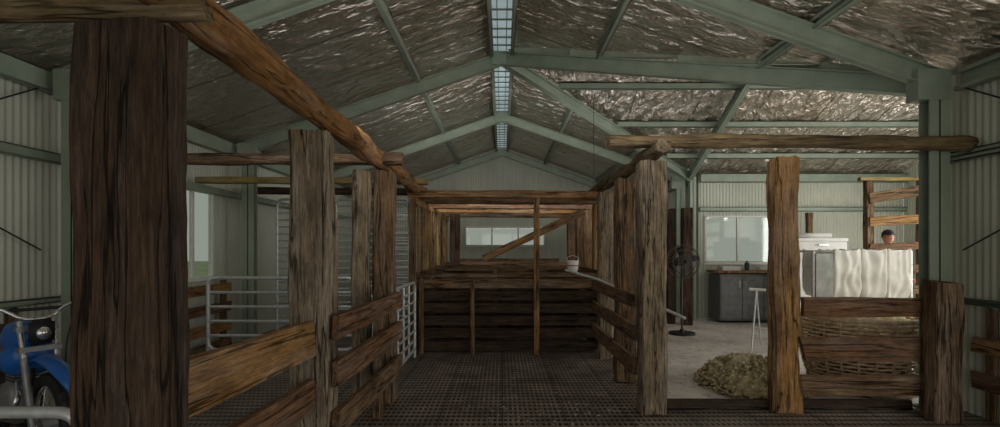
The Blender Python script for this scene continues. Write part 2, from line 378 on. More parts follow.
csec('eave_strut',(-XW+.1,YF,ZE-.12),(-XW+.1,YB,ZE-.12),.08,.2,STEEL,pf)
csec('eave_strut',(XW-.1,YF,ZE-.12),(XW-.1,EY0,ZE-.12),.08,.2,STEEL,pf)
csec('eave_strut',(XW-.1,EY1,ZE-.12),(XW-.1,YB,ZE-.12),.08,.2,STEEL,pf)
for d in(.75,1.7,2.65):
    for s in(-1,1):
        y=RY+s*d; x0=d/vy; z=zt(0,y)-.075
        csec('transept_purlin',(x0,y,z),(XE,y,z),.06,.12,STEEL,pf)
csec('transept_eave',(XW,EY1-.1,ZE-.12),(XE,EY1-.1,ZE-.12),.08,.2,STEEL,pf)
csec('transept_ridge',(.2,RY,ZR-.12),(XE,RY,ZR-.12),.1,.14,STEEL,pf)
wg=empty('wall_girts')
for s in(-1,1):
    y1=YB if s<0 else EYW
    csec('girt',(s*(XW-.06),YF if s<0 else 3.35,2.53),(s*(XW-.06),y1,2.53),.08,.1,STEEL,wg)
    csec('girt',(s*(XW-.06),YF if s<0 else 3.35,1.1),(s*(XW-.06),5.8 if s<0 else EYW,1.1),.06,.06,STEEL,wg)
csec('girt',(XW,EY1-.06,2.55),(XE,EY1-.06,2.55),.06,.1,STEEL,wg)
csec('girt',(-XW,YB-.06,3.1),(XW,YB-.06,3.1),.06,.1,STEEL,wg)
for y0,y1 in((1.5,4.9),):
    for s in(-1,1):
        tube('brace_rod',[(s*(XW-.1),y0,1.2),(s*(XW-.1),y1,3.2)],.008,WIRE,wg)
        tube('brace_rod',[(s*(XW-.08),y1,1.6),(s*(XW-.08),y0,3.3)],.008,WIRE,wg)
# ------------------------------------------------------------------ big posts
def post(c0,c1,w,d,mat,**k): return timber('timber_post',c0,c1,w,d,mat,**k)
post((-1.405,1.9,0),(-1.405,1.9,2.44),.30,.21,W_DARK,seed=1,rough=.016,sq=.07,n=12)
post((-1.31,3.5,0),(-1.325,3.5,2.41),.25,.2,W_GREY,seed=2,rough=.03,sq=.12,n=12)
post((-1.24,5.32,0),(-1.25,5.32,2.43),.21,.2,W_MID,seed=3,rough=.022,sq=.14,n=10)
post((-1.46,5.2,0),(-1.46,5.2,2.42),.17,.18,W_GREY,seed=4,rough=.022,sq=.2)
post((1.48,4.94,0),(1.47,4.94,2.46),.25,.23,W_GREY,seed=5,rough=.03,sq=.2,n=12)
post((1.5,6.1,0),(1.5,6.1,2.44),.23,.22,W_MID,seed=6,rough=.025,sq=.18)
post((1.52,7.4,0),(1.52,7.4,2.44),.2,.2,W_GREY,seed=7,rough=.02,sq=.2)
post((2.8,4.97,0),(2.78,4.97,2.50),.23,.21,W_WARM,seed=8,rough=.034,sq=.28,n=12)
post((4.14,4.7,0),(4.14,4.7,1.3),.25,.18,W_MID,seed=9,rough=.018,sq=.14,n=10)
post((-1.36,7.6,0),(-1.36,7.6,2.38),.1,.1,W_MID,seed=10)
for k,(y,w,m) in enumerate(((8.7,.2,W_WARM),(9.7,.2,W_MID),(10.8,.18,W_MID),(12.2,.18,W_MID))):
    post((1.68,y,0),(1.68,y,2.38),w,w,m,seed=20+k,rough=.015)
post((-1.0,10.6,0),(-1.0,10.6,2.35),.2,.2,W_DARK,seed=30,rough=.015)
post((3.95,10.7,0),(3.95,10.7,2.5),.2,.2,W_DARK,seed=31)
post((3.68,10.9,0),(3.68,10.9,2.5),.16,.16,W_DARK,seed=32)
post((7.0,11.4,0),(7.0,11.4,2.45),.12,.12,W_MID,seed=33)
# beams
log('log_beam',(-1.31,-.2,2.62),(-1.32,8.4,2.55),.2,W_LOG,seed=3,taper=.08,rough=.035)
log('log_beam',(1.5,4.62,2.56),(1.5,12.3,2.53),.16,W_LOG2,seed=5,taper=.1,rough=.03)
log('log_beam',(1.04,4.93,2.66),(4.5,4.82,2.62),.125,W_LOG2,seed=9,taper=-.1,rough=.025,bow=.02)
log('log_beam',(-3.6,1.9,2.53),(-1.12,1.9,2.515),.10,W_LOG2,seed=10,rough=.02)
timber('cross_beam',(-4.4,5.28,2.56),(-1.05,5.28,2.56),.13,.11,W_MID,seed=11,rough=.015,sq=.3)
timber('cross_beam',(-4.45,7.3,2.62),(-1.08,7.3,2.60),.12,.09,W_PALE,seed=12,rough=.01,sq=.3)
timber('cross_beam',(-4.45,8.6,2.62),(-1.3,8.6,2.6),.12,.12,W_DARK,seed=13,rough=.01,sq=.3)
for k,y in enumerate((7.72,8.7,9.7,10.8,12.2)):
    timber('cross_beam',(-1.45,y,2.47),(1.75,y,2.45),.12,.13 if k else .11,(W_WARM,W_MID,W_RED,W_WARM,W_MID)[k],seed=14+k,rough=.012,sq=.2)
timber('cross_beam',(-1.36,7.7,2.36),(-1.36,12.4,2.36),.08,.12,W_WARM,seed=40)
timber('diagonal_brace',(-.34,9.02,1.44),(1.5,9.08,2.3),.06,.13,W_WARM,seed=41)
timber('thin_post',(.53,7.66,0),(.53,7.66,2.4),.085,.07,W_WARM,seed=42,rough=.005)
timber('thin_post',(-.45,7.66,0),(-.45,7.66,1.14),.06,.05,W_MID,seed=43,rough=.005)
# left race fence
f=empty('race_fence')
for z,h,m in((1.02,.24,W_WARM),(.64,.21,W_RED),(.3,.2,W_RED)):
    plank('rail',(-1.31,2.03,z+.01),(-1.29,3.38,z-.02),h,.055,m,f,seed=int(z*90),rough=.01)
f=empty('race_fence')
for z,h,m in((1.07,.17,W_RED),(.75,.19,W_RED),(.4,.18,W_MID)):
    plank('rail',(-1.14,3.42,z),(-1.09,5.35,z),h,.05,m,f,seed=int(z*97),rough=.01)
timber('upright',(-1.19,4.8,0),(-1.19,4.8,1.2),.07,.12,W_MID,f,seed=50)
f=empty('race_fence')
for z,h,m in((1.08,.14,W_RED),(.76,.16,W_MID),(.42,.18,W_RED)):
    plank('rail',(1.35,5.08,z),(1.37,7.5,z),h,.045,m,f,seed=int(z*91))
f=empty('yard_fence')
for k,(z,h) in enumerate(((1.045,.19),(.64,.235),(.29,.20))):
    plank('rail',(2.92,4.86+.005*k,z),(4.22,4.82,z),h,.04,(W_RED,W_RED,W_MID)[k],f,seed=60+k,rough=.012)
plank('kick_board',(1.62,5.02,.05),(4.1,5.02,.05),.1,.06,W_DARK,f,seed=66)
for s in(-1,1):
    f=empty('yard_side_fence')
    for k,z in enumerate((.7,.36)):
        plank('rail',(s*4.52,3.4,z),(s*4.52,4.8,z),.15,.03,(W_WARM,W_RED)[k],f,seed=70+k)
    for y in(3.5,4.65): timber('upright',(s*4.555,y,0),(s*4.555,y,1.05),.04,.09,W_MID,f,seed=72)
f=empty('yard_side_fence')
for k,z in enumerate((1.0,.7,.4,.12)):
    plank('rail',(-4.4,5.3,z),(-4.4,8.1,z),.15,.04,(W_WARM,W_RED,W_WARM,W_MID)[k],f,seed=80+k)
for y in(5.4,6.9,8.0): timber('upright',(-4.46,y,0),(-4.46,y,1.15),.08,.08,W_MID,f,seed=85)
# ------------------------------------------------------------------ catching pen
def penfence(name,x0,x1,y,top,n,mats,seed,gap=.02,axis='X'):
    e=empty(name); h=(top-.03)/n
    for k in range(n):
        z=.03+h*(k+.5); m=mats[-1] if k==n-1 else mats[k%max(1,len(mats)-1)]
        if axis=='X': plank('board',(x0,y,z),(x1,y,z),h-gap,.035,m,e,seed=seed+k)
        else: plank('board',(y,x0,z),(y,x1,z),h-gap,.035,m,e,seed=seed+k)
    return e
e=penfence('catching_pen_fence',-1.38,1.66,7.74,1.18,6,(W_DARK,W_DARK,W_MID),100,gap=.045)
for x in(-1.24,1.6): timber('upright',(x,7.69,0),(x,7.69,1.17),.07,.05,W_MID,e,seed=int(x*10))
plank('capping',(-1.3,7.76,1.2),(1.6,7.76,1.2),.04,.1,W_MID,e,seed=5)
penfence('catching_pen_fence',-1.25,1.4,9.3,1.32,6,(W_DARK,W_DARK,W_MID),110)
penfence('catching_pen_fence',-1.25,1.4,10.9,1.35,6,(W_DARK,W_DARK,W_MID),120)
penfence('catching_pen_fence',-1.25,1.4,12.3,1.4,6,(W_DARK,W_DARK,W_MID),130)
penfence('catching_pen_fence',7.8,12.3,1.5,1.3,6,(W_DARK,W_MID,W_RED),140,axis='Y')
penfence('catching_pen_fence',7.8,12.3,-1.38,1.25,6,(W_DARK,W_MID,W_RED),150,axis='Y')
e=empty('slatted_partition')
y=7.95;k=0
while y<12.3:
    timber('slat',(-1.33,y,1.25),(-1.33,y,2.32),.04,.07,(W_WARM,W_MID,W_WARM,W_PALE)[k%4],e,seed=k,rough=.004); y+=.34;k+=1
e=empty('timber_crate')
for k in range(5):
    plank('slat',(-1.0,8.35,.12+.25*k),(-.1,8.35,.12+.25*k),.2,.03,W_MID,e,seed=k); plank('slat',(-1.0,8.85,.12+.25*k),(-.1,8.85,.12+.25*k),.2,.03,W_MID,e,seed=k+9)
for x in(-.98,-.12):
    for y in(8.38,8.82): timber('corner',(x,y,0),(x,y,1.28),.06,.06,W_MID,e)
plank('lid',(-1.0,8.6,1.27),(-.1,8.6,1.27),.03,.5,W_MID,e)
# bucket on shelf
RED=simple('red_plastic',srgb(160,52,42),rough=.4)
e=empty('enamel_bucket',(1.13,8.0,1.245)); e.scale=(.8,.8,.75)
plank('pen_shelf',(.85,7.97,1.22),(1.45,7.97,1.22),.03,.26,W_MID,seed=19)
bm=bmesh.new(); cyl(bm,(0,0,.13),.09,.24,'Z',28,.12)
top=[f2 for f2 in bm.faces if len(f2.verts)>10 and f2.calc_center_median().z>.2]
bmesh.ops.inset_region(bm,faces=top,thickness=.012); bmesh.ops.translate(bm,verts=list({v for f2 in top for v in f2.verts}),vec=(0,0,-.2))
mk('pail',bm,WHITE,e)
tube('handle',[(-.12,0,.24),(-.1,0,.32),(0,0,.36),(.1,0,.32),(.12,0,.24)],.006,GALV,e)
bm=bmesh.new(); cyl(bm,(0,0,.12),.106,.07,'Z',28,.116); mk('red_band',bm,RED,e)
# ------------------------------------------------------------------ tubular gates
def gate(name,o,w,h,zb,n,rz=0,r=.02,vert=0,mat=GALV):
    e=empty(name,o,(0,0,rz))
    tube('frame',[(0,0,zb),(0,0,zb+h),(w,0,zb+h),(w,0,zb)],r,mat,e,cyc=True,fillet=.12)
    for k in range(1,n):
        z=zb+h*k/n; tube('rail',[(0,0,z),(w,0,z)],r*.75,mat,e)
    for k in range(1,vert+1):
        x=w*k/(vert+1); tube('stay',[(x,.02,zb),(x,.02,zb+h)],r*.75,mat,e)
    for x in (0,w): tube('foot',[(x,0,zb+.15),(x,0,0)],r,mat,e)
    return e
gate('tubular_gate',(-3.88,6.6,0),1.15,.95,.28,5,r=.026)
gate('tubular_gate',(-2.7,6.62,0),.75,.95,.28,5,r=.026)
gate('tubular_gate',(-3.7,2.4,0),1.68,.62,.2,3,r=.028)
gate('tubular_gate',(-1.3,5.6,0),1.85,1.0,.12,7,rz=math.pi/2,vert=4)
gate('tubular_gate',(-1.9,6.7,0),.5,1.0,.12,7,vert=2)
gate('tall_drafting_gate',(-4.0,8.9,0),.95,2.2,.3,18,r=.024)
gate('tall_drafting_gate',(-2.95,8.9,0),1.3,2.2,.3,18,r=.024)
gate('tall_drafting_gate',(-2.5,11.5,0),1.0,2.1,.3,16,r=.022)
# ------------------------------------------------------------------ right-hand bay
WOOL=simple('raw_wool',srgb(200,186,148),rough=1,nscale=14,nvar=.45,bump=1,bscale=70)
bm=bmesh.new(); rr=random.Random(4); G=80; V={}
def hmound(u,v):
    r=math.sqrt(u*u+v*v); return max(0,1-r*r)**.6
for i in range(G+1):
    for j in range(G+1):
        u=-1+2*i/G; v=-1+2*j/G
        w_=1+.3*mnoise.noise(Vector((u*1.5,v*1.5,9)))
        x,y=u*.52*w_,v*.65*w_
        h=hmound(u,v)
        z=h*(.30+.16*mnoise.noise(Vector((x*4,y*4,1)))+.12*mnoise.noise(Vector((x*11,y*11,2)))+.06*mnoise.noise(Vector((x*30,y*30,2))))
        V[i,j]=bm.verts.new((x,y,max(0.001,z))) if h>0 else None
for i in range(G):
    for j in range(G):
        q=[V[i,j],V[i+1,j],V[i+1,j+1],V[i,j+1]]
        if all(q): bm.faces.new(q)
for k in range(1300):
    a=rr.random()*6.28; q=rr.random()**.5*1.12; hx=.52*q*math.cos(a); hy=.65*q*math.sin(a); hz=.30*max(0,1-q*q)**.6+.01
    r0=rr.uniform(.012,.03)
    vs=bmesh.ops.create_icosphere(bm,subdivisions=1,radius=r0,matrix=Matrix.Translation((hx,hy,hz+rr.uniform(-.03,.05)))@Matrix.Rotation(rr.random()*6,4,'Z')@Matrix.Rotation(rr.random()*2-1,4,'X')@Matrix.Diagonal((1.4,.9,.8,1)))['verts']
    for v in vs: v.co+=Vector((rr.uniform(-1,1),rr.uniform(-1,1),rr.uniform(-1,1)))*r0*.25; v.co.z=max(v.co.z,.002)
mk('fleece_pile',bm,WOOL,smooth=True,mtx=Matrix.Translation((2.92,5.9,0)))
e=empty('woven_wool_basket',(4.2,5.85,0))
WICK=simple('wicker',srgb(206,184,152),rough=.8,nscale=20,nvar=.35)
def basket_r(z): return .5+.14*math.sin(min(1,z/.8)*math.pi*.55)
bm=bmesh.new(); nr=19; nu=120; wv=48
for i in range(nr):
    z=.03+i*.042
    prev=None; first=None
    for j in range(nu):
        a=2*math.pi*j/nu; rad=basket_r(z)+.014*math.sin(a*wv/2+(i%2)*math.pi)
        c=Vector((rad*math.cos(a),rad*math.sin(a),z)); u=Vector((math.cos(a),math.sin(a),0))
        q=[bm.verts.new(c+u*.009),bm.verts.new(c+Vector((0,0,.015))),bm.verts.new(c-u*.009),bm.verts.new(c-Vector((0,0,.015)))]
        if prev:
            for m in range(4): bm.faces.new((prev[m],prev[(m+1)%4],q[(m+1)%4],q[m]))
        else: first=q
        prev=q
    for m in range(4): bm.faces.new((prev[m],prev[(m+1)%4],first[(m+1)%4],first[m]))
mk('weave',bm,WICK,e,smooth=True)
bm=bmesh.new()
for j in range(24):
    a=2*math.pi*(j+.5)/24
    for i in range(8):
        z0=.0+i*.1; r0=basket_r(z0+.05); bbox(bm,(r0*math.cos(a),r0*math.sin(a),z0+.05),(.016,.016,.11))
mk('stakes',bm,WICK,e)
tube('rim',[(basket_r(.8)*math.cos(t*math.pi/20),basket_r(.8)*math.sin(t*math.pi/20),.84) for t in range(40)],.03,WICK,e,cyc=True)
bm=bmesh.new()
for k in range(90):
    a=rr.random()*6.28; q=.46*rr.random()**.5
    vs=bmesh.ops.create_icosphere(bm,subdivisions=3,radius=rr.uniform(.07,.13),matrix=Matrix.Translation((q*math.cos(a),q*math.sin(a),.66+.08*rr.random())))['verts']
    for v in vs: v.co+=Vector((1,1,1))*.03*mnoise.noise(v.co*16)
mk('wool_filling',bm,WOOL,e,smooth=True)
bm=bmesh.new(); cyl(bm,(0,0,.3),.46,.55,'Z',40); mk('lining',bm,simple('hessian_lining',srgb(70,58,44),rough=1),e)
# wool pack stand
e=empty('wool_pack_stand',(4.42,7.1,0))
m,nt,b=newmat('white_nylon_pack'); L=nt.links
tc=N(nt,'ShaderNodeTexCoord'); n=N(nt,'ShaderNodeTexNoise'); n.inputs['Scale'].default_value=4; L.new(tc.outputs['Object'],n.inputs['Vector'])
r=ramp(nt,[(.3,srgb(214,210,200)),(.7,srgb(240,237,228))]); L.new(n.outputs['Fac'],r.inputs[0]); L.new(r.outputs[0],b.inputs['Base Color']); b.inputs['Roughness'].default_value=1; b.inputs['Specular IOR Level'].default_value=.05
CLOTH=m
for x in(0,1.38):
    for y in(0,.8): tube('leg',[(x,y,0),(x,y,1.58)],.022,GALV,e)
for z in(.35,1.58): tube('ring',[(0,0,z),(1.38,0,z),(1.38,.8,z),(0,.8,z)],.02,GALV,e,cyc=True)
bm=bmesh.new(); bbox(bm,(.14,-.02,1.05),(.24,.03,1.0)); mk('side_panel',bm,simple('grey_panel',srgb(170,172,166),rough=.7),e)
def packbag(x0,x1,name,sd):
    bm=bmesh.new(); P=[]; w=x1-x0; nseg=140; per=2*(w+.74)
    lv=26; cxm,cym=(x0+x1)/2,.34
    for i in range(lv+1):
        t=i/lv; row=[]
        for j in range(nseg):
            s=per*j/nseg
            if s<w: x,y,nx,ny=x0+s,-.03,0,-1
            elif s<w+.74: x,y,nx,ny=x1,-.03+s-w,1,0
            elif s<2*w+.74: x,y,nx,ny=x1-(s-w-.74),.71,0,1
            else: x,y,nx,ny=x0,.71-(s-2*w-.74),-1,0
            fo=.008*math.sin(s*46+sd+5*mnoise.noise(Vector((s*4,t*2.5,sd))))*(1-.4*t)+.02*mnoise.noise(Vector((x*7,y*7,t*4+sd)))+.025*math.sin(t*math.pi)
            k=1-.10*max(0,(t-.75)/.25)**2-.03*math.sin(t*3)
            z=1.62-.035*abs(math.sin(s/w*math.pi*1.0))*(1-t)-t*(.72+.04*mnoise.noise(Vector((s*3,sd,0))))
            row.append(bm.verts.new((cxm+(x-cxm)*k+nx*fo,cym+(y-cym)*k+ny*fo,z)))
        P.append(row)
    for i in range(lv):
        for j in range(nseg): bm.faces.new((P[i][j],P[i][(j+1)%nseg],P[i+1][(j+1)%nseg],P[i+1][j]))
    bm.faces.new(P[-1]); mk(name,bm,CLOTH,e,smooth=True)
packbag(.28,.66,'pack_a',1); packbag(.68,1.02,'pack_b',5); packbag(1.04,1.36,'pack_c',9)
# counter
e=empty('kitchen_counter',(4.75,10.95,0))
bm=bmesh.new(); bbox(bm,(.98,.3,.56),(1.9,.56,1.02)); mk('cabinet',bm,DKGREY,e)
bm=bmesh.new(); bbox(bm,(.98,.3,1.12),(2.0,.66,.05)); mk('bench_top',bm,W_WARM,e)
bm=bmesh.new()
for k in range(4): bbox(bm,(.28+.47*k,.012,.56),(.45,.02,.92))
mk('door_panels',bm,simple('cabinet_door',srgb(122,124,124),rough=.5),e)
bm=bmesh.new()
for k in range(4): bbox(bm,(.45+.47*k-(.34 if k%2 else 0),-.01,.85),(.02,.02,.14))
mk('handles',bm,CHROME,e)
bm=bmesh.new(); bbox(bm,(.35,.3,1.19),(.4,.3,.09)); bbox(bm,(1.5,.25,1.22),(.25,.2,.14)); bbox(bm,(1.1,.25,1.18),(.2,.15,.06)); mk('boxes_on_top',bm,WHITE,e)
bm=bmesh.new(); cyl(bm,(.75,.28,1.23),.05,.17,'Z',16); cyl(bm,(.75,.28,1.33),.02,.06,'Z',12); cyl(bm,(1.78,.2,1.2),.06,.1,'Z',16); mk('bottles',bm,simple('green_bottle',srgb(40,70,60),rough=.3),e)
e=empty('white_chest_freezer',(5.75,9.75,0))
bm=bmesh.new(); bbox(bm,(.5,.35,.9),(1.0,.7,1.76)); bmesh.ops.bevel(bm,geom=bm.edges[:],offset=.03,segments=3,affect='EDGES'); mk('cabinet',bm,WHITE,e)
bm=bmesh.new(); bbox(bm,(.5,.34,1.8),(1.03,.72,.06)); bmesh.ops.bevel(bm,geom=bm.edges[:],offset=.02,segments=2,affect='EDGES'); mk('lid',bm,WHITE,e)
bm=bmesh.new(); bbox(bm,(.5,-.03,1.7),(.2,.03,.03)); mk('latch',bm,CHROME,e)
bm=bmesh.new(); cyl(bm,(.5,.3,1.885),.055,.7,'X',20); mk('paper_roll',bm,WHITE,e,True)
# fan
e=empty('pedestal_fan',(3.42,9.5,0))
bm=bmesh.new(); cyl(bm,(0,0,.02),.24,.04,'Z',36); cyl(bm,(0,0,.06),.06,.08,'Z',24,.03); mk('base',bm,BLACK,e)
tube('pole',[(0,0,.05),(0,0,1.3)],.02,FANW,e)
bm=bmesh.new(); cyl(bm,(0,.06,1.38),.08,.16,'Y',24); mk('motor',bm,BLACK,e)
for rr_,yy in((.31,-.05),(.31,.0),(.22,-.1),(.12,-.12)):
    tube('cage_ring',[(rr_*math.cos(t*math.pi/18),yy-.03,1.38+rr_*math.sin(t*math.pi/18)) for t in range(36)],.007,FANW,e,cyc=True)
for k in range(28):
    a=k*2*math.pi/28; tube('cage_wire',[(.04*math.cos(a),-.16,1.38+.04*math.sin(a)),(.22*math.cos(a),-.13,1.38+.22*math.sin(a)),(.31*math.cos(a),-.06,1.38+.31*math.sin(a))],.004,FANW,e)
bm=bmesh.new()
for k in range(4):
    a=k*math.pi/2+.3; v0=[]
    for rad,wd in((.04,.04),(.15,.1),(.27,.12),(.29,.04)):
        for s in(-1,1):
            th=a+s*wd/rad*.45 if rad>.1 else a+s*.5
            v0.append(bm.verts.new((rad*math.cos(th),-.08+s*.03,1.38+rad*math.sin(th))))
    for i in range(3): bm.faces.new((v0[2*i],v0[2*i+1],v0[2*i+3],v0[2*i+2]))
mk('blades',bm,BLACK,e)
# trestle
e=empty('folding_trestle',(4.15,8.2,0))
tube('top_bar',[(-.1,0,.96),(.6,0,.92)],.022,WHITE,e)
for x in(.02,.5):
    tube('leg',[(x,0,.94),(x-.22,-.28,0)],.014,GALV,e); tube('leg',[(x,0,.94),(x+.22,.28,0)],.014,GALV,e)
tube('stay',[(-.1,-.18,.35),(.4,-.18,.33)],.01,GALV,e)
tube('metal_pole',[(.95,7.45,1.30),(1.34,7.0,1.19),(2.2,6.0,.78)],.018,GALV)
# slatted loading panel right
e=empty('slatted_yard_panel')
timber('post',(5.9,8.05,0),(5.9,8.05,2.72),.11,.1,W_MID,e,seed=200)
timber('post',(6.75,8.05,0),(6.75,8.05,2.72),.11,.1,W_MID,e,seed=201)
for k,(z0,z1,h) in enumerate(((2.42,2.58,.17),(2.05,2.1,.15),(1.64,1.68,.12),(1.27,1.31,.13),(.95,.98,.14),(.6,.6,.14))):
    plank('slat',(5.86,7.98,z0),(6.85,7.98,z1),h,.04,(W_MID,W_WARM,W_RED,W_MID)[k%4],e,seed=210+k)
plank('top_rail',(5.75,8.05,2.74),(6.9,8.05,2.74),.05,.09,W_PALE,e,seed=220)
e=empty('timber_platform')
for k in range(5): plank('deck_board',(6.0,8.3+.16*k,.125),(7.4,8.3+.16*k,.125),.03,.15,W_MID,e,seed=k)
for x in(6.1,7.3): timber('bearer',(x,8.22,.055),(x,9.02,.055),.08,.105,W_MID,e)
# ------------------------------------------------------------------ man
def man(loc,rz):
    e=empty('man',loc,(0,0,rz))
    SK=simple('skin',srgb(206,146,120),rough=.55,nvar=.08); SH=simple('work_shirt',srgb(98,90,100),rough=.85,nvar=.15,bump=.3,bscale=12); TR=simple('work_trousers',srgb(48,52,66),rough=.9); BT=simple('leather_boots',srgb(52,38,28),rough=.6); HT=simple('cap_cloth',srgb(60,56,62),rough=.9); HR=simple('hair',srgb(50,36,26),rough=.8); EY=simple('eye_white',(.7,.7,.7),rough=.2,nvar=.02)
    def skin(name,vs,es,rad,mats,fn=None,sub=2):
        me=bpy.data.meshes.new(name); me.from_pydata(vs,es,[]); o=bpy.data.objects.new(name,me); COL.objects.link(o); o.parent=e
        for m in mats: me.materials.append(m)
        sm=o.modifiers.new('skin','SKIN'); sm.use_smooth_shade=True
        for i,d in enumerate(me.skin_vertices[0].data):
            r=rad[i]; d.radius=r if hasattr(r,'__len__') else (r,r); d.use_root=(i==0)
        s=o.modifiers.new('sub','SUBSURF'); s.levels=sub; s.render_levels=sub
        bpy.context.view_layer.update()
        dg=bpy.context.evaluated_depsgraph_get(); m2=bpy.data.meshes.new_from_object(o.evaluated_get(dg))
        o.modifiers.clear(); o.data=m2
        if fn:
            m2.materials.clear()
            for m in mats: m2.materials.append(m)
            for p in m2.polygons: p.material_index=fn(p.center)
        for p in m2.polygons: p.use_smooth=True
        return o
    vs=[(0,0,.93),(0,0,1.08),(0,.01,1.25),(0,.01,1.4),(0,0,1.49),(0,-.02,1.56),
        (.1,0,.9),(.11,-.02,.5),(.12,0,.1),(.13,-.14,.05),
        (-.1,0,.9),(-.11,-.02,.5),(-.12,0,.1),(-.13,-.14,.05),
        (.19,.01,1.43),(.25,0,1.15),(.24,-.2,.98),
        (-.19,.01,1.43),(-.25,0,1.15),(-.22,-.2,1.0)]
    es=[(0,1),(1,2),(2,3),(3,4),(4,5),(0,6),(6,7),(7,8),(8,9),(0,10),(10,11),(11,12),(12,13),(3,14),(14,15),(15,16),(3,17),(17,18),(18,19)]
    rad=[(.16,.12),(.15,.11),(.17,.12),(.16,.1),.065,.058,.095,.07,.05,.045,.095,.07,.05,.045,.065,.05,.035,.065,.05,.035]
    def fn(c):
        if c.z<.13: return 3
        if c.z>1.5: return 0
        if abs(c.x)>.16 and c.y<-.1 and c.z<1.1: return 0
        if c.z<.95: return 2
        return 1
    skin('body',vs,es,rad,[SK,SH,TR,BT],fn)
    for s in(1,-1):
        hx,hy,hz=(.24,-.2,.98) if s>0 else (-.22,-.2,1.0)
        V=[(hx,hy,hz),(hx,hy-.06,hz-.02)]; E=[(0,1)]; R=[.026,(.036,.018)]
        for q in range(4):
            x=hx+(q-1.5)*.019; ln=(.07,.08,.075,.06)[q]; b=len(V)
            V+=[(x,hy-.08,hz-.025),(x,hy-.08-ln*.5,hz-.04),(x,hy-.08-ln*.85,hz-.07)]; E+=[(1,b),(b,b+1),(b+1,b+2)]; R+=[.010,.009,.008]
        b=len(V); V+=[(hx-s*.035,hy-.045,hz-.02),(hx-s*.045,hy-.085,hz-.035)]; E+=[(0,b),(b,b+1)]; R+=[.012,.009]
        skin('hand',V,E,R,[SK])
    bm=bmesh.new(); bmesh.ops.create_uvsphere(bm,u_segments=32,v_segments=24,radius=1)
    for v in bm.verts:
        x,y,z=v.co; k=1-.22*max(0,-z)
        v.co=Vector((x*.077*k,y*.095*(1-.1*max(0,-z)),z*.12))
        if y<-.6 and abs(x)<.22:
            if -.35<z<.15: v.co.y-=.022*(1-abs(x)/.22)*(1-abs(z+.15)/.3 if abs(z+.15)<.3 else 0)
        if y<-.5 and .0<z<.2 and .2<abs(x)<.55: v.co.y+=.006
        if y<-.5 and z<-.75: v.co.y-=.008
    mk('head',bm,SK,e,True,Matrix.Translation((0,-.03,1.67)))
    bm=bmesh.new()
    for s in(-1,1): bmesh.ops.create_uvsphere(bm,u_segments=12,v_segments=8,radius=.012,matrix=Matrix.Translation((s*.03,-.112,1.68)))
    mk('eyes',bm,EY,e,True)
    bm=bmesh.new(); bbox(bm,(0,-.118,1.605),(.045,.01,.007)); mk('mouth',bm,simple('lips',srgb(130,70,62)),e)
    bm=bmesh.new()
    for s in(-1,1): bmesh.ops.create_uvsphere(bm,u_segments=12,v_segments=8,radius=1,matrix=Matrix.Translation((s*.078,-.02,1.665))@Matrix.Diagonal((.01,.02,.032,1)))
    mk('ears',bm,SK,e,True)
    bm=bmesh.new(); bmesh.ops.create_uvsphere(bm,u_segments=24,v_segments=16,radius=1,matrix=Matrix.Translation((0,-.012,1.70))@Matrix.Diagonal((.083,.098,.1,1)))
    bmesh.ops.delete(bm,geom=[v for v in bm.verts if v.co.z<1.645 or (v.co.y<-.05 and v.co.z<1.73)],context='VERTS'); mk('hair',bm,HR,e,True)
    bm=bmesh.new(); bmesh.ops.create_uvsphere(bm,u_segments=24,v_segments=16,radius=1,matrix=Matrix.Translation((0,-.02,1.72))@Matrix.Diagonal((.09,.106,.095,1)))
    bmesh.ops.delete(bm,geom=[v for v in bm.verts if v.co.z<1.722],context='VERTS')
    cyl(bm,(0,-.10,1.725),.075,.008,'Z',24); mk('cap',bm,HT,e,True)
    return e
man((6.66,8.65,.14),-.1)
# ------------------------------------------------------------------ motorcycle (local +x forward)
hd=math.radians(-30)
e=empty('motorcycle',(-3.22,3.56,0),(0,0,hd)); e.scale=(.93,.93,1.03)
def T(n,p,r,m,**k): return tube(n,p,r,m,e,**k)
def wheel(cx,R,tw,nm):
    bm=bmesh.new(); nu,nv=56,14
    P=[]
    for i in range(nu):
        a=2*math.pi*i/nu; row=[]
        for j in range(nv):
            b_=2*math.pi*j/nv; kn=.008 if (i%2 and math.cos(b_)>.3) else 0
            rad=R-tw+ (tw+kn)*math.cos(b_); row.append(bm.verts.new((cx+rad*math.cos(a),(tw*.95)*math.sin(b_),R+.01+rad*math.sin(a))))
        P.append(row)
    for i in range(nu):
        for j in range(nv): bm.faces.new((P[i][j],P[(i+1)%nu][j],P[(i+1)%nu][(j+1)%nv],P[i][(j+1)%nv]))
    mk(nm+'_tyre',bm,BLACK,e)
    T(nm+'_rim',[(cx+(R-2*tw)*math.cos(t*math.pi/20),0,R+.01+(R-2*tw)*math.sin(t*math.pi/20)) for t in range(40)],.016,CHROME,cyc=True)
    bm=bmesh.new(); cyl(bm,(cx,0,R+.01),.045,.11,'Y',20); cyl(bm,(cx,.06,R+.01),.1,.006,'Y',28); mk(nm+'_hub',bm,ENGINE,e)
    for k in range(20):
        a=k*2*math.pi/20; s=1 if k%2 else -1
        T(nm+'_spoke',[(cx+.04*math.cos(a+.5),s*.04,R+.01+.04*math.sin(a+.5)),(cx+(R-2*tw)*math.cos(a),0,R+.01+(R-2*tw)*math.sin(a))],.0025,CHROME)
wheel(0,.345,.045,'front'); wheel(-1.22,.32,.055,'rear')
for s in(-1,1):
    T('fork_leg',[(0,s*.1,.355),(-.17,s*.1,.8)],.026,ENGINE); T('fork_tube',[(-.15,s*.1,.75),(-.27,s*.1,1.05)],.02,CHROME)
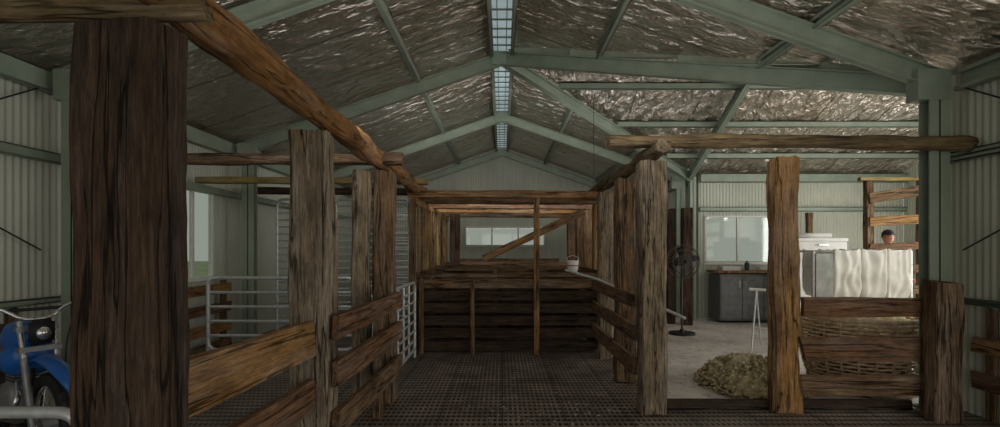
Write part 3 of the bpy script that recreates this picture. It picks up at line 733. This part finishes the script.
for z,x in((.86,-.19),(1.0,-.25)):
    bm=bmesh.new(); bbox(bm,(x,0,z),(.06,.26,.035)); mk('fork_clamp',bm,ENGINE,e)
T('handlebar',[(-.4,-.42,1.16),(-.3,-.2,1.15),(-.25,-.08,1.06),(-.25,.08,1.06),(-.3,.2,1.15),(-.4,.42,1.16)],.013,CHROME,fillet=.06)
T('crossbar',[(-.29,-.17,1.13),(-.29,.17,1.13)],.012,BLACK)
for s in(-1,1):
    T('grip',[(-.34,s*.29,1.157),(-.4,s*.43,1.16)],.02,BLACK); T('lever',[(-.28,s*.24,1.15),(-.27,s*.4,1.13)],.007,CHROME)
T('brake_cable',[(-.3,.25,1.14),(-.12,.2,1.1),(-.06,.12,.9),(-.02,.1,.5)],.006,BLACK,fillet=.1)
bm=bmesh.new(); bbox(bm,(-.15,0,.98),(.05,.16,.18)); bmesh.ops.bevel(bm,geom=bm.edges[:],offset=.022,segments=3,affect='EDGES'); mk('headlight_cowl',bm,BLACK,e,True)
bm=bmesh.new(); cyl(bm,(-.118,0,.97),.045,.03,'X',28); mk('headlight_lens',bm,CHROME,e,True)
def strip(nm,prof,half,mat,th=.012):
    bm=bmesh.new(); R=[]
    for (x,z,hw) in prof:
        R.append([bm.verts.new((x,t*hw,z-abs(t)**2*.03)) for t in(-1,-.5,0,.5,1)])
    for i in range(len(R)-1):
        for j in range(4): bm.faces.new((R[i][j],R[i+1][j],R[i+1][j+1],R[i][j+1]))
    o=mk(nm,bm,mat,e,True); s=o.modifiers.new('s','SOLIDIFY'); s.thickness=th; return o
strip('front_fender',[(.42,.66,.03),(.3,.74,.06),(.12,.80,.07),(-.08,.83,.075),(-.3,.77,.06),(-.42,.69,.04)],0,BLUE)
strip('rear_fender',[(-.95,.86,.09),(-1.12,.88,.08),(-1.24,.86,.07),(-1.33,.82,.05)],0,BLUE)
def blob(nm,prof,mat):
    bm=bmesh.new(); R=[]
    for (x,z,hw,hh) in prof:
        R.append([bm.verts.new((x,hw*math.copysign(abs(math.cos(a))**.7,math.cos(a)),z+hh*math.copysign(abs(math.sin(a))**.7,math.sin(a)))) for a in [2*math.pi*k/20 for k in range(20)]])
    for i in range(len(R)-1):
        for j in range(20): bm.faces.new((R[i][j],R[i+1][j],R[i+1][(j+1)%20],R[i][(j+1)%20]))
    bm.faces.new(R[0]); bm.faces.new(R[-1]); mk(nm,bm,mat,e,True)
blob('fuel_tank',[(-.3,.93,.05,.03),(-.36,.92,.12,.1),(-.5,.92,.14,.12),(-.66,.88,.11,.08),(-.72,.87,.07,.04)],BLUE)
blob('seat',[(-.62,.9,.06,.03),(-.75,.88,.11,.05),(-1.0,.89,.12,.05),(-1.2,.92,.1,.04),(-1.26,.92,.06,.02)],BLACK)
blob('radiator_shroud',[(-.28,.8,.1,.05),(-.36,.78,.17,.13),(-.48,.76,.17,.1),(-.58,.76,.13,.04)],BLUE)
blob('engine',[(-.42,.45,.08,.08),(-.5,.45,.13,.17),(-.72,.42,.14,.15),(-.82,.42,.08,.08)],ENGINE)
bm=bmesh.new()
for k in range(6): bbox(bm,(-.5,0,.6+.022*k),(.19,.18,.01))
mk('cylinder_fins',bm,ENGINE,e)
T('frame_down_tube',[(-.3,0,.95),(-.36,0,.5),(-.45,0,.25),(-.85,0,.26),(-.9,0,.8),(-.3,0,.95)],.02,BLACK)
for s in(-1,1): T('swingarm',[(-.8,s*.1,.4),(-1.22,s*.1,.33)],.022,ENGINE)
T('exhaust',[(-.42,-.06,.6),(-.3,-.1,.5),(-.4,-.14,.35),(-.8,-.16,.45),(-1.0,-.16,.6),(-1.25,-.17,.68)],.024,CHROME,fillet=.08)
T('side_stand',[(-.75,.12,.28),(-.8,.28,0)],.012,BLACK)
# ------------------------------------------------------------------ debris, cables
DEB=simple('straw_and_wool_scraps',srgb(170,160,140),rough=1)
bm=bmesh.new(); rr=random.Random(11)
for k in range(520):
    if k<200: x,y=rr.uniform(-1.1,1.3),rr.uniform(3.2,7.4)
    else: x,y=rr.uniform(1.8,4.2),rr.uniform(5.1,9.5)
    if rr.random()<.3: x,y=rr.uniform(-.4,1.0),rr.uniform(3.8,5.2)
    s=rr.uniform(.003,.012); bmesh.ops.create_icosphere(bm,subdivisions=1,radius=s,matrix=Matrix.Translation((x,y,s*.4))@Matrix.Rotation(rr.random()*3,4,'Z')@Matrix.Diagonal((1.6,.8,.5,1)))
mk('floor_debris',bm,DEB)
tube('hanging_cord',[(1.5,8.2,4.1),(1.5,8.15,2.62)],.004,WIRE)
# ------------------------------------------------------------------ light
def area(name,loc,rot,sx,sy,en,col=(1,1,1)):
    l=bpy.data.lights.new(name,'AREA'); l.shape='RECTANGLE'; l.size=sx; l.size_y=sy; l.energy=en; l.color=col
    o=bpy.data.objects.new(name,l); o.location=loc; o.rotation_euler=rot; COL.objects.link(o); return o
R=math.radians
area('open_end_daylight',(0,YF-.1,2.0),(R(90),0,0),8,3,36,(1,.98,.95))
area('front_side_fill',(XW+.02,1.15,1.5),(R(90),0,R(90)),4.2,2.9,78,(1,.97,.93))  # added side fill off camera, set in the invented wall gap
area('transept_side_fill',(XE-.05,7.1,1.6),(R(90),0,R(90)),3.2,2.8,200,(1,.98,.96))  # added off-camera lamp brightening the transept; the doorway is invented
area('fill_light_mid',(0,4.2,2.9),(R(106),0,0),5,.6,26,(1,.98,.95))  # added fill aimed away from camera, no light fitting hangs here
area('fill_light_rear',(0,8.9,2.9),(R(102),0,0),4,.6,52,(1,.99,.96))  # added fill for the back pens and roof, not a real fitting
area('fill_light_wool_room',(6.4,5.35,2.9),(R(70),0,0),3.5,.5,52,(1,.99,.97))  # added frontal fill for the packs and basket, no lamp exists here
area('ceiling_fill_front',(0,-2.2,.2),(R(130),0,0),7,1.5,62,(1,.97,.93))  # added lamp tilted up to brighten the foil, standing in for bounce
w=bpy.data.worlds.new('world'); S.world=w; w.use_nodes=True; nt=w.node_tree
bg=nt.nodes['Background']; bg.inputs[0].default_value=(.86,.89,.82,1); bg.inputs[1].default_value=.5
# ------------------------------------------------------------------ camera
cam=bpy.data.cameras.new('camera'); co=bpy.data.objects.new('camera',cam); COL.objects.link(co); S.camera=co
cam.sensor_width=36; cam.lens=18; cam.shift_x=-.002; cam.shift_y=.0365; cam.clip_start=.05
co.location=(0,0,1.6); co.rotation_euler=(math.radians(90),0,0)
